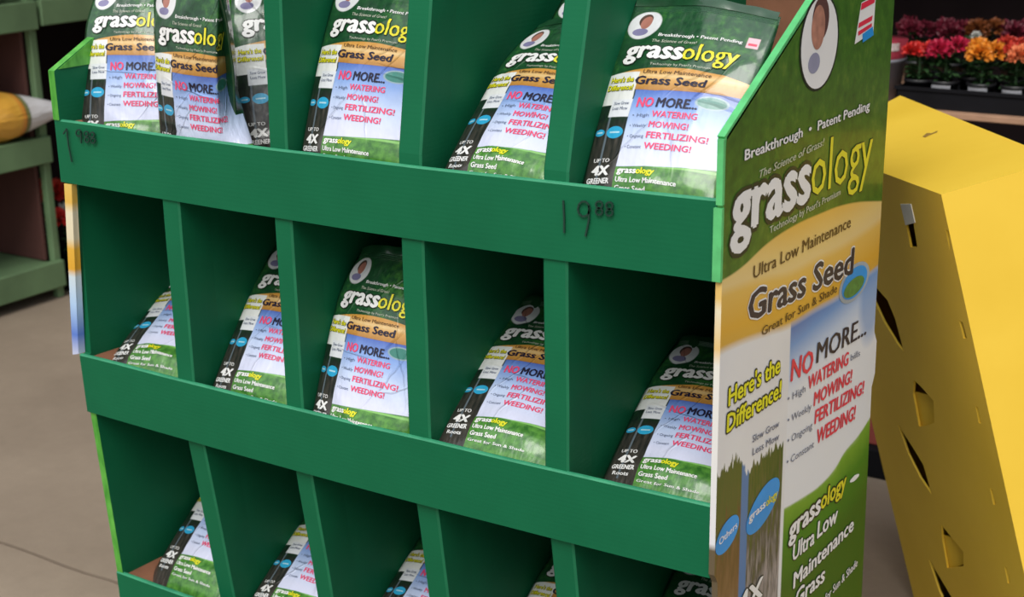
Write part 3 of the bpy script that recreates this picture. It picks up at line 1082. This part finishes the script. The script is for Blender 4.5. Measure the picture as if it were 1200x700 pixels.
# ================================================================ YELLOW BOX DISPLAY
g = G('yellow_board', 0.55, 0.35)
g.coord()
g.bump(g.noise(80, 3), 0.08, 0.001)
M['ybox'] = g.out(g.ramp(g.noise(4, 4), (0.3, (0.82, 0.53, 0.045)), (0.7, (0.89, 0.59, 0.06))))
M['inner_dark'] = plain('inner_board', (0.10, 0.055, 0.02), 0.9)
M['tab_white'] = plain('white_board', (0.72, 0.70, 0.66), 0.7)
n_ = Vector((-0.245, -0.1, 0.97)).normalized()
B0 = Vector((1.288, 0.621, 0.300)); E0 = Vector((1.345, 0.869, 0.340)); A0 = Vector((0.841, 1.171, 0.243))
D0 = on_plane(1055, 112, B0, n_)
_v = (on_plane(1200, 200, B0, n_) - B0).normalized()
_w = (on_plane(1200, 170, B0, n_) - D0).normalized()
_u = (on_plane(1028, 200, B0, n_) - B0).normalized()


def meet(p, d, q, e):
    """closest point on p + t d to line q + s e"""
    w0 = p - q
    a_, b_, c_ = d.dot(d), d.dot(e), e.dot(e)
    return p + d * ((b_ * e.dot(w0) - c_ * d.dot(w0)) / (a_ * c_ - b_ * b_))


C0 = meet(B0, _v, D0, _w)



def down(p):
    return p - n_ * ((p.z - FL) / n_.z)


ybox = empty('yellow_display_box', 'tall yellow cardboard box with cut-out holes leaning beside the green display', 'box', (down(B0) + down(D0)) / 2)
iy = Matrix.Translation(-ybox.location)


def ypart(name, bm, mats, parent=None):
    bm.transform(iy)
    return obj(name, bm, mats, parent or ybox)


T_ = 0.004
bm = bmesh.new()   # lid
slab(bm, [A0, B0, C0, D0], -n_, T_)
bmesh.ops.recalc_face_normals(bm, faces=bm.faces)
ypart('lid', bm, M['ybox'])
for (p, q) in ((B0, C0), (C0, D0), (D0, A0)):
    nn = (q - p).cross(n_).normalized()
    bm = bmesh.new()
    slab(bm, [p - n_ * T_, q - n_ * T_, down(q), down(p)], -nn, T_)
    bmesh.ops.recalc_face_normals(bm, faces=bm.faces)
    ypart('wall_panel', bm, M['ybox'])
# front-left wall with real cut-outs
wn = (B0 - A0).cross(n_).normalized()
if wn.dot(CAM - B0) < 0:
    wn = -wn


def yw(px, py):
    return on_plane(px, py, B0, wn)


holes = [[(1057, 240), (1067, 240), (1075, 290), (1067, 290)],
         [(1012, 318), (1024, 334), (1040, 352), (1049, 374), (1059, 412), (1052, 404), (1036, 378), (1024, 352)],
         [(1071, 446), (1078, 452), (1094, 470), (1095, 496), (1082, 500), (1077, 500), (1070, 462)],
         [(1052, 497), (1068, 522), (1082, 545), (1092, 580), (1078, 560), (1064, 532)],
         [(1103, 615), (1110, 624), (1129, 647), (1129, 664), (1115, 666), (1110, 666), (1104, 632)],
         [(1088, 655), (1102, 678), (1118, 705), (1128, 738), (1112, 718), (1100, 692)],
         [(1108, 269), (1112, 271), (1117, 292), (1113, 294)],
         [(1124, 376), (1128, 378), (1133, 397), (1129, 397)],
         [(1143, 476), (1146, 478), (1150, 497), (1147, 496)],
         [(1160, 572), (1163, 574), (1167, 592), (1164, 592)],
         [(1177, 664), (1180, 666), (1184, 684), (1181, 684)]]
bm = bmesh.new()
outer = [A0 - n_ * T_, B0 - n_ * T_, down(B0), down(A0)]
loops = [outer] + [[yw(*p) for p in h] for h in holes]
for lp in loops:
    vv = [bm.verts.new(p) for p in lp]
    for i in range(len(vv)):
        bm.edges.new((vv[i], vv[(i + 1) % len(vv)]))
bmesh.ops.triangle_fill(bm, use_beauty=True, use_dissolve=False, edges=bm.edges[:], normal=wn)
# drop any faces that fell into holes
from mathutils.geometry import intersect_point_tri_2d
e1 = (B0 - A0).normalized(); e2 = n_


def to2(p):
    return Vector(((p - A0).dot(e1), (p - A0).dot(e2)))


def inside(p, poly):
    r = False
    j = len(poly) - 1
    for i in range(len(poly)):
        if (poly[i].y > p.y) != (poly[j].y > p.y) and p.x < (poly[j].x - poly[i].x) * (p.y - poly[i].y) / (poly[j].y - poly[i].y) + poly[i].x:
            r = not r
        j = i
    return r


h2 = [[to2(p) for p in lp] for lp in loops[1:]]
bad = [f for f in bm.faces if any(inside(to2(f.calc_center_median()), h) for h in h2)]
bmesh.ops.delete(bm, geom=bad, context='FACES_ONLY')
res = bmesh.ops.extrude_face_region(bm, geom=bm.faces[:])
for v in res['geom']:
    if isinstance(v, bmesh.types.BMVert):
        v.co -= wn * T_
bmesh.ops.recalc_face_normals(bm, faces=bm.faces)
ypart('cutout_panel', bm, M['ybox'])
# folded-in flaps behind the two five-sided holes, white tab at the slot


def flap(pts, depth, name, m, d0=0.005):
    P = [yw(*p) for p in pts]
    bm = bmesh.new()
    Q = [P[0] - wn * d0, P[1] - wn * d0, P[2] - wn * depth, P[3] - wn * depth]
    slab(bm, Q, -wn, 0.002)
    bmesh.ops.recalc_face_normals(bm, faces=bm.faces)
    ypart(name, bm, m)


flap([(1069, 460), (1077, 503), (1098, 494), (1093, 474)], 0.03, 'folded_flap', M['ybox'])
flap([(1103, 628), (1110, 669), (1130, 660), (1124, 643)], 0.03, 'folded_flap', M['ybox'])
flap([(1056, 239), (1068, 239), (1073, 261), (1062, 264)], -0.0015, 'white_tab', M['tab_white'], -0.0015)
# crease scuff on the lid
bm = bmesh.new()
P = [on_plane(x, y, B0 + n_ * 0.0006, n_) for x, y in ((1081, 160), (1086, 156), (1092, 156), (1099, 153), (1098, 155), (1090, 158), (1084, 161))]
f = bm.faces.new([bm.verts.new(p) for p in P])
ypart('scuff_mark', bm, plain('scuff', (0.30, 0.17, 0.03), 0.8))

# ================================================================ LEFT GREEN SHELVING
M['shelf_green'] = plain('shelf_paint', (0.135, 0.225, 0.110), 0.6, 0.18, 6, 0.1)
M['shelf_brown'] = plain('shelf_back_brown', (0.085, 0.030, 0.024), 0.85, 0.2, 3)
SX = -2.42


def shelving(y0, y1, label, zs):
    o = empty('shelving_unit', label, 'shelf', (SX - 0.25, (y0 + y1) / 2, FL), group='green shelving along the left')
    io = Matrix.Translation(-o.location)

    def p(nm, x0, x1, ya, yb, z0, z1, m, bev=0.003):
        bm = bmesh.new(); bx(bm, x0, x1, ya, yb, z0, z1)
        bmesh.ops.bevel(bm, geom=bm.edges[:], offset=bev, segments=1, affect='EDGES')
        bm.transform(io)
        return obj(nm, bm, m, o)
    for ya in ((y0, y1 - 0.03) if y0 < 1 else (y1 - 0.03,)):
        p('post', SX - 0.03, SX, ya, ya + 0.03, FL, 1.1, M['shelf_green'])
        p('post', SX - 0.5, SX - 0.47, ya, ya + 0.03, FL, 1.1, M['shelf_green'])
    for k, (z0, z1) in enumerate(zs):
        p('shelf_board', SX - 0.5, SX - 0.004, y0 + 0.031, y1 - 0.031, z1 - 0.03, z1 - 0.006, M['shelf_green'])
        p('shelf_rail', SX - 0.003, SX + 0.02, y0 + 0.002, y1 - 0.002, z0, z1, M['shelf_green'])
    return o, p


ZS = [(-0.735, -0.635), (-0.262, -0.165), (0.222, 0.322), (0.70, 0.80)]
u1, p1 = shelving(0.70, 1.972, 'weathered green shelving unit holding the yellow sack', ZS)
p1('end_panel', SX - 0.46, SX - 0.035, 1.925, 1.9405, -0.168, 0.285, M['shelf_brown'])
p1('end_panel', SX - 0.46, SX - 0.035, 1.925, 1.9405, -0.637, -0.200, M['shelf_brown'])
p1('back_board', SX - 0.52, SX - 0.505, 0.70, 1.97, FL, 1.1, M['shelf_brown'])
u2, p2 = shelving(1.985, 3.1, 'green shelving unit half hidden behind the display', [(0.232, 0.322), (0.70, 0.80)])
p2('back_board', SX - 0.52, SX - 0.505, 1.986, 3.1, FL, 1.1, M['dark_wall'])  # black sheet added to paint the open bay dark
# stock boxes on the top shelf (reddish)
for k, y in enumerate((1.35, 1.62)):
    b = box_obj('stock_carton', SX - 0.16, SX - 0.03, y, y + 0.22, 0.3165, 0.45, plain('red_carton', (0.35, 0.09, 0.05), 0.7, 0.4, 30), None, 0.004)
    tag(b, ('red brown carton on the upper green shelf, left one at the frame corner', 'red brown carton on the upper green shelf, beside the post')[k], 'carton', 'cartons on the upper shelf')

# sack lying on the middle shelf
sack = empty('sack', 'yellow sack with green stripe and white pinched end lying on the green shelf', 'sack', (SX + 0.0, 1.7, -0.17))
bm = bmesh.new()
NSK, NA = 36, 28
Ys = [1.25 + (2.065 - 1.25) * i / NSK for i in range(NSK + 1)]
rows = []
for i, y in enumerate(Ys):
    t = (y - 1.25) / (2.065 - 1.25)
    if t < 0.12:
        r = 0.25 + 0.75 * (t / 0.12) ** 0.6
    elif t < 0.66:
        r = 1.0
    else:
        q = (t - 0.66) / 0.34
        r = 1 - 0.97 * q ** 1.15
    rr = []
    for a in range(NA):
        an = 2 * math.pi * a / NA
        w = 1 + 0.05 * noise.noise(Vector((math.cos(an) * 2, math.sin(an) * 2, y * 9)))
        rx = 0.115 * (r if r > 0.3 else 0.3 * r / 0.3) * w
        rz = 0.095 * r * w
        rr.append(bm.verts.new((SX - 0.10 + 0.155 * max(0, (t - 0.5) * 2) ** 1.2 + rx * math.cos(an), y, -0.171 + 0.098 + rz * math.sin(an) + 0.004 * (1 - r))))
    rows.append(rr)
for i in range(NSK):
    for a in range(NA):
        f = bm.faces.new((rows[i][a], rows[i][(a + 1) % NA], rows[i + 1][(a + 1) % NA], rows[i + 1][a])); f.smooth = True
bm.faces.new(rows[0]); bm.faces.new(rows[-1][::-1])
bmesh.ops.recalc_face_normals(bm, faces=bm.faces)
bm.transform(Matrix.Translation(-sack.location))
g = G('sack_print', 0.4, 0.4, 0.3)
c = g.coord()
yy = g.op('ADD', c[1], 1.7)
col = g.ramp(g.op('DIVIDE', g.op('SUBTRACT', yy, 1.80), 0.20, 0, True), (0.0, (0.70, 0.36, 0.05)), (0.10, (0.74, 0.40, 0.06)), (0.22, (0.62, 0.22, 0.04)), (0.235, (0.08, 0.13, 0.03)),
             (0.26, (0.30, 0.25, 0.10)), (0.30, (0.06, 0.12, 0.03)), (0.325, (0.62, 0.60, 0.60)), (0.6, (0.72, 0.70, 0.72)))
g.bump(g.noise(14, 3, (2, 0.4, 2)), 0.8, 0.02)
obj('sack_body', bm, g.out(col), sack)

# ================================================================ PLANTS
M['leaf'] = plain('leaf_green', (0.022, 0.065, 0.018), 0.5, 0.4, 30)
M['pot'] = plain('black_pot', (0.010, 0.010, 0.012), 0.4, 0.2)
M['soil'] = plain('potting_soil', (0.03, 0.018, 0.012), 0.9, 0.3, 60)
M['tray'] = plain('black_tray', (0.006, 0.006, 0.008), 0.7, 0.2, spec=0.15)
FLC = {
    'red': plain('petal_red', (0.62, 0.025, 0.02), 0.5, 0.35, 90),
    'crimson': plain('petal_crimson', (0.55, 0.018, 0.07), 0.5, 0.35, 90),
    'amber': plain('petal_amber', (0.78, 0.27, 0.02), 0.5, 0.3, 90),
    'orange': plain('petal_orange', (0.80, 0.22, 0.09), 0.5, 0.3, 90),
    'scarlet': plain('petal_scarlet', (0.60, 0.05, 0.03), 0.5, 0.3, 90),
    'white': plain('petal_white', (0.62, 0.62, 0.58), 0.5, 0.1, 90),
    'darkred': plain('petal_crimson_dim', (0.13, 0.008, 0.022), 0.5, 0.3, 90),  # crimson darkened, the rear row's dimness painted into the petals
    'rust': plain('petal_rust_dim', (0.20, 0.055, 0.012), 0.5, 0.3, 90),  # rust lowered too, rear-row dimness painted in
}
M['label_white'] = plain('plastic_label', (0.62, 0.62, 0.66), 0.4, 0.04)


def lathe(bm, prof, n=20, mat=0, cx=0, cy=0):
    rows = [[bm.verts.new((cx + r * math.cos(2 * math.pi * a / n), cy + r * math.sin(2 * math.pi * a / n), z)) for a in range(n)] for r, z in prof]
    for i in range(len(rows) - 1):
        for a in range(n):
            f = bm.faces.new((rows[i][a], rows[i][(a + 1) % n], rows[i + 1][(a + 1) % n], rows[i + 1][a]))
            f.smooth = True; f.material_index = mat
    return rows


def leaf(bm, base, d, up, L, wd, mat=0):
    d = Vector(d).normalized(); s = d.cross(Vector(up)).normalized()
    u = Vector(up).normalized()
    pts = [base, base + d * L * 0.35 + s * wd + u * 0.15 * L, base + d * L * 0.75 + s * wd * 0.7 + u * 0.1 * L, base + d * L - u * 0.1 * L,
           base + d * L * 0.75 - s * wd * 0.7 + u * 0.1 * L, base + d * L * 0.35 - s * wd + u * 0.15 * L]
    mid = base + d * L * 0.5 + u * 0.05 * L
    vs = [bm.verts.new(p) for p in pts]; mv = bm.verts.new(mid)
    for i in range(6):
        f = bm.faces.new((vs[i], vs[(i + 1) % 6], mv)); f.material_index = mat


def flower_head(bm, c, r, rg, n=70):
    for k in range(n):
        ph = math.acos(1 - 1.35 * (k + 0.5) / n); th = k * 2.39996
        d = Vector((math.sin(ph) * math.cos(th), math.sin(ph) * math.sin(th), math.cos(ph)))
        p = Vector(c) + Vector((d.x * r, d.y * r, d.z * r * 0.8)) * 0.55
        s = d.cross(Vector((rg.uniform(-1, 1), rg.uniform(-1, 1), rg.uniform(-1, 1)))).normalized()
        leaf(bm, p, d + s * 0.5, s.cross(d), r * rg.uniform(0.5, 0.75), r * 0.22)


def make_plant(loc, kind, label, group, rg, heads=3, height=0.15, hr=0.036, tag_label=True, spread=0.03):
    o = empty('potted_flower', label, 'plant', loc, (0, 0, 0), group)
    bm = bmesh.new()
    lathe(bm, [(0.0, 0.0), (0.029, 0.0), (0.038, 0.062), (0.041, 0.062), (0.041, 0.072), (0.037, 0.072), (0.036, 0.060), (0.0, 0.058)])
    obj('pot', bm, M['pot'], o)
    bm = bmesh.new()
    for k in range(46):
        a = rg.uniform(0, 6.283); zz = rg.uniform(0.06, height - 0.01)
        leaf(bm, Vector((0.006 * math.cos(a), 0.006 * math.sin(a), zz)), (math.cos(a), math.sin(a), rg.uniform(0.0, 0.7)), (0, 0, 1), rg.uniform(0.028, 0.045), 0.010)
    lathe(bm, [(0.004, 0.055), (0.003, height)], 6)
    obj('foliage', bm, M['leaf'], o)
    for k in range(heads):
        a = k * 2.1 + rg.uniform(0, 1)
        rr = spread * (0 if heads == 1 else 1)
        bm = bmesh.new()
        flower_head(bm, (rr * math.cos(a), rr * math.sin(a), height + rg.uniform(-0.006, 0.012)), hr, rg)
        obj('blossom', bm, FLC[kind if isinstance(kind, str) else kind[k % len(kind)]], o)
    if tag_label:
        bm = bmesh.new()
        n = 8
        ra = [bm.verts.new((0.0425 * math.sin(R(-38 + 76 * i / n)), -0.0425 * math.cos(R(-38 + 76 * i / n)), 0.036)) for i in range(n + 1)]
        rb = [bm.verts.new((0.0430 * math.sin(R(-38 + 76 * i / n)), -0.0430 * math.cos(R(-38 + 76 * i / n)), 0.062)) for i in range(n + 1)]
        for i in range(n):
            bm.faces.new((ra[i], ra[i + 1], rb[i + 1], rb[i]))
        bmesh.ops.solidify(bm, geom=bm.faces[:], thickness=0.0008)
        obj('pot_label', bm, M['label_white'], o)
    return o


# potting bench
M['wood'] = plain('raw_plank', (0.42, 0.24, 0.15), 0.7, 0.2, 9, 0.2)
TY, TZ = 2.45, 0.100
bench = empty('bench', 'pale wooden plant bench behind the yellow box', 'bench', (1.3, TY + 0.35, FL))
ib = Matrix.Translation(-bench.location)


def bpart(nm, *a, m=None, bev=0.002):
    bm = bmesh.new(); bx(bm, *a)
    bmesh.ops.bevel(bm, geom=bm.edges[:], offset=bev, segments=1, affect='EDGES')
    bm.transform(ib)
    return obj(nm, bm, m or M['wood'], bench)


for k in range(5):
    bpart('plank', 0.2, 2.6, TY + k * 0.145, TY + k * 0.145 + 0.139, TZ - 0.018, TZ)
for x in (0.3, 2.4):
    for y in (TY + 0.03, TY + 0.62):
        bpart('leg', x, x + 0.07, y, y + 0.07, FL, TZ - 0.0185)
bm = bmesh.new()
x0, x1, y0, y1, zt_ = 0.580, 1.40, TY + 0.03, TY + 0.36, TZ
bx(bm, x0, x1, y0, y1, zt_, zt_ + 0.004)
for (a, b, c_, d) in ((x0, x1, y0, y0 + 0.004), (x0, x1, y1 - 0.004, y1), (x0, x0 + 0.004, y0, y1), (x1 - 0.004, x1, y0, y1)):
    bx(bm, a, b, c_, d, zt_ + 0.004, zt_ + 0.058)
bx(bm, x0 - 0.004, x1 + 0.004, y0 - 0.005, y0 + 0.001, zt_ + 0.050, zt_ + 0.060)
tray = obj('plant_tray', bm, M['tray'])
tag(tray, 'black plastic tray holding the front row of potted flowers', 'tray')
PZ = TZ + 0.0045
front_row = [(0.626, 'red', 'bright red flowers in a black pot, left end of the tray'),
             (0.700, ('crimson', 'crimson', 'crimson'), 'crimson flowers in a white labelled pot next to the red ones'),
             (0.802, 'amber', 'amber yellow flowers in a white labelled pot on the bench'),
             (0.895, ('orange', 'scarlet', 'orange'), 'salmon orange and scarlet flowers in a labelled pot near the right edge'),
             (0.990, 'orange', 'orange flowers in a pot just outside the right edge')]
for k, (x, kd, lb) in enumerate(front_row):
    rg = random.Random(40 + k)
    make_plant((x, TY + 0.085, PZ), kd, lb, 'front row of potted flowers', rg, 3, 0.152 - 0.004 * (k == 0), 0.034 if k else 0.028, k != 0)
make_plant((0.848, TY + 0.19, PZ), 'scarlet', 'scarlet flowers between the amber and the orange ones', 'second row of potted flowers', random.Random(60), 2, 0.165, 0.026, False, 0.016)
make_plant((0.748, TY + 0.19, PZ), 'white', 'small pale flowers behind the crimson and amber ones', 'second row of potted flowers', random.Random(61), 1, 0.185, 0.014, False)
back_row = [(0.52, 'darkred', 'crimson flowers painted dim at the left of the rear row'), (0.63, 'darkred', 'purplish red flowers painted dim behind the red ones'), (0.72, 'rust', 'rust coloured flowers painted dim in the rear row'), (0.82, 'darkred', 'crimson flowers painted dim behind the amber ones'),
            (0.95, 'darkred', 'crimson flowers painted dim in the rear row near the right edge')]
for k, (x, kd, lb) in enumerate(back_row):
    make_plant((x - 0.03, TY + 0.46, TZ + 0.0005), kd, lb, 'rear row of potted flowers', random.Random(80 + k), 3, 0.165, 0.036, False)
# price bucket at the left of the bench
bk = empty('tub', 'grey tub with red label band beside the potted flowers', 'tub', (0.480, TY + 0.12, TZ))
bm = bmesh.new(); lathe(bm, [(0.0, 0.0), (0.075, 0.0), (0.088, 0.115), (0.092, 0.115), (0.092, 0.125), (0.084, 0.125), (0.0, 0.120)], 28)
obj('tub_body', bm, plain('grey_plastic', (0.26, 0.26, 0.30), 0.5), bk)
bm = bmesh.new(); lathe(bm, [(0.091, 0.126), (0.093, 0.176), (0.0, 0.178)], 28)
obj('red_band', bm, plain('red_plastic', (0.30, 0.03, 0.05), 0.5, 0.3, 30), bk)
bm = bmesh.new()
n = 10
ra = [bm.verts.new((0.0935 * math.sin(R(15 + 50 * i / n)), -0.0935 * math.cos(R(15 + 50 * i / n)), 0.150)) for i in range(n + 1)]
rb = [bm.verts.new((0.0945 * math.sin(R(15 + 50 * i / n)), -0.0945 * math.cos(R(15 + 50 * i / n)), 0.172)) for i in range(n + 1)]
for i in range(n):
    bm.faces.new((ra[i], ra[i + 1], rb[i + 1], rb[i]))
obj('pale_sticker', bm, plain('sticker', (0.60, 0.50, 0.48), 0.5, 0.4, 120), bk)

# cartons on the floor between display and yellow box
b = box_obj('brown_carton', 0.48, 0.80, 1.95, 2.25, -0.50, 0.02, plain('brown_carton_board', (0.16, 0.06, 0.035), 0.8, 0.2, 8), None, 0.003)
tag(b, 'tall brown carton standing on the red crate behind the displays', 'carton')
b = box_obj('red_crate', 0.46, 0.82, 1.93, 2.27, -0.70, -0.5005, plain('red_crate_paint', (0.30, 0.06, 0.045), 0.7, 0.2, 8), None, 0.004)
tag(b, 'dull red crate under the brown carton behind the displays', 'crate')
b = box_obj('dark_pallet', 0.44, 0.84, 1.90, 2.28, FL, -0.7005, M['tray'], None, 0.004)
tag(b, 'black pallet on the floor under the red crate', 'pallet')

# red and white flowers on the floor stand behind the post
stp = box_obj('flower_stand', SX - 0.34, SX - 0.01, 2.02, 2.3, FL, -0.70, M['tray'], None, 0.003)
tag(stp, 'low dark stand behind the green shelf post', 'stand')
for k, (dx, dy, dz, kd) in enumerate(((0.05, 0.05, 0.0, ('red', 'white', 'red')), (-0.06, 0.06, 0.0, ('red', 'scarlet')), (0.04, 0.18, 0.0, ('crimson', 'red', 'white')))):
    make_plant((SX - 0.11 + dx * 1.4, 2.02 + dy, -0.6995), kd, ('red and white flowers nearest the green shelf post', 'all red flowers tucked behind the shelf post',
                                                  'crimson and white flowers at the back of the low stand')[k], 'flowers behind the shelf post', random.Random(90 + k), 5, 0.20 + 0.07 * k, 0.045, False, 0.045)
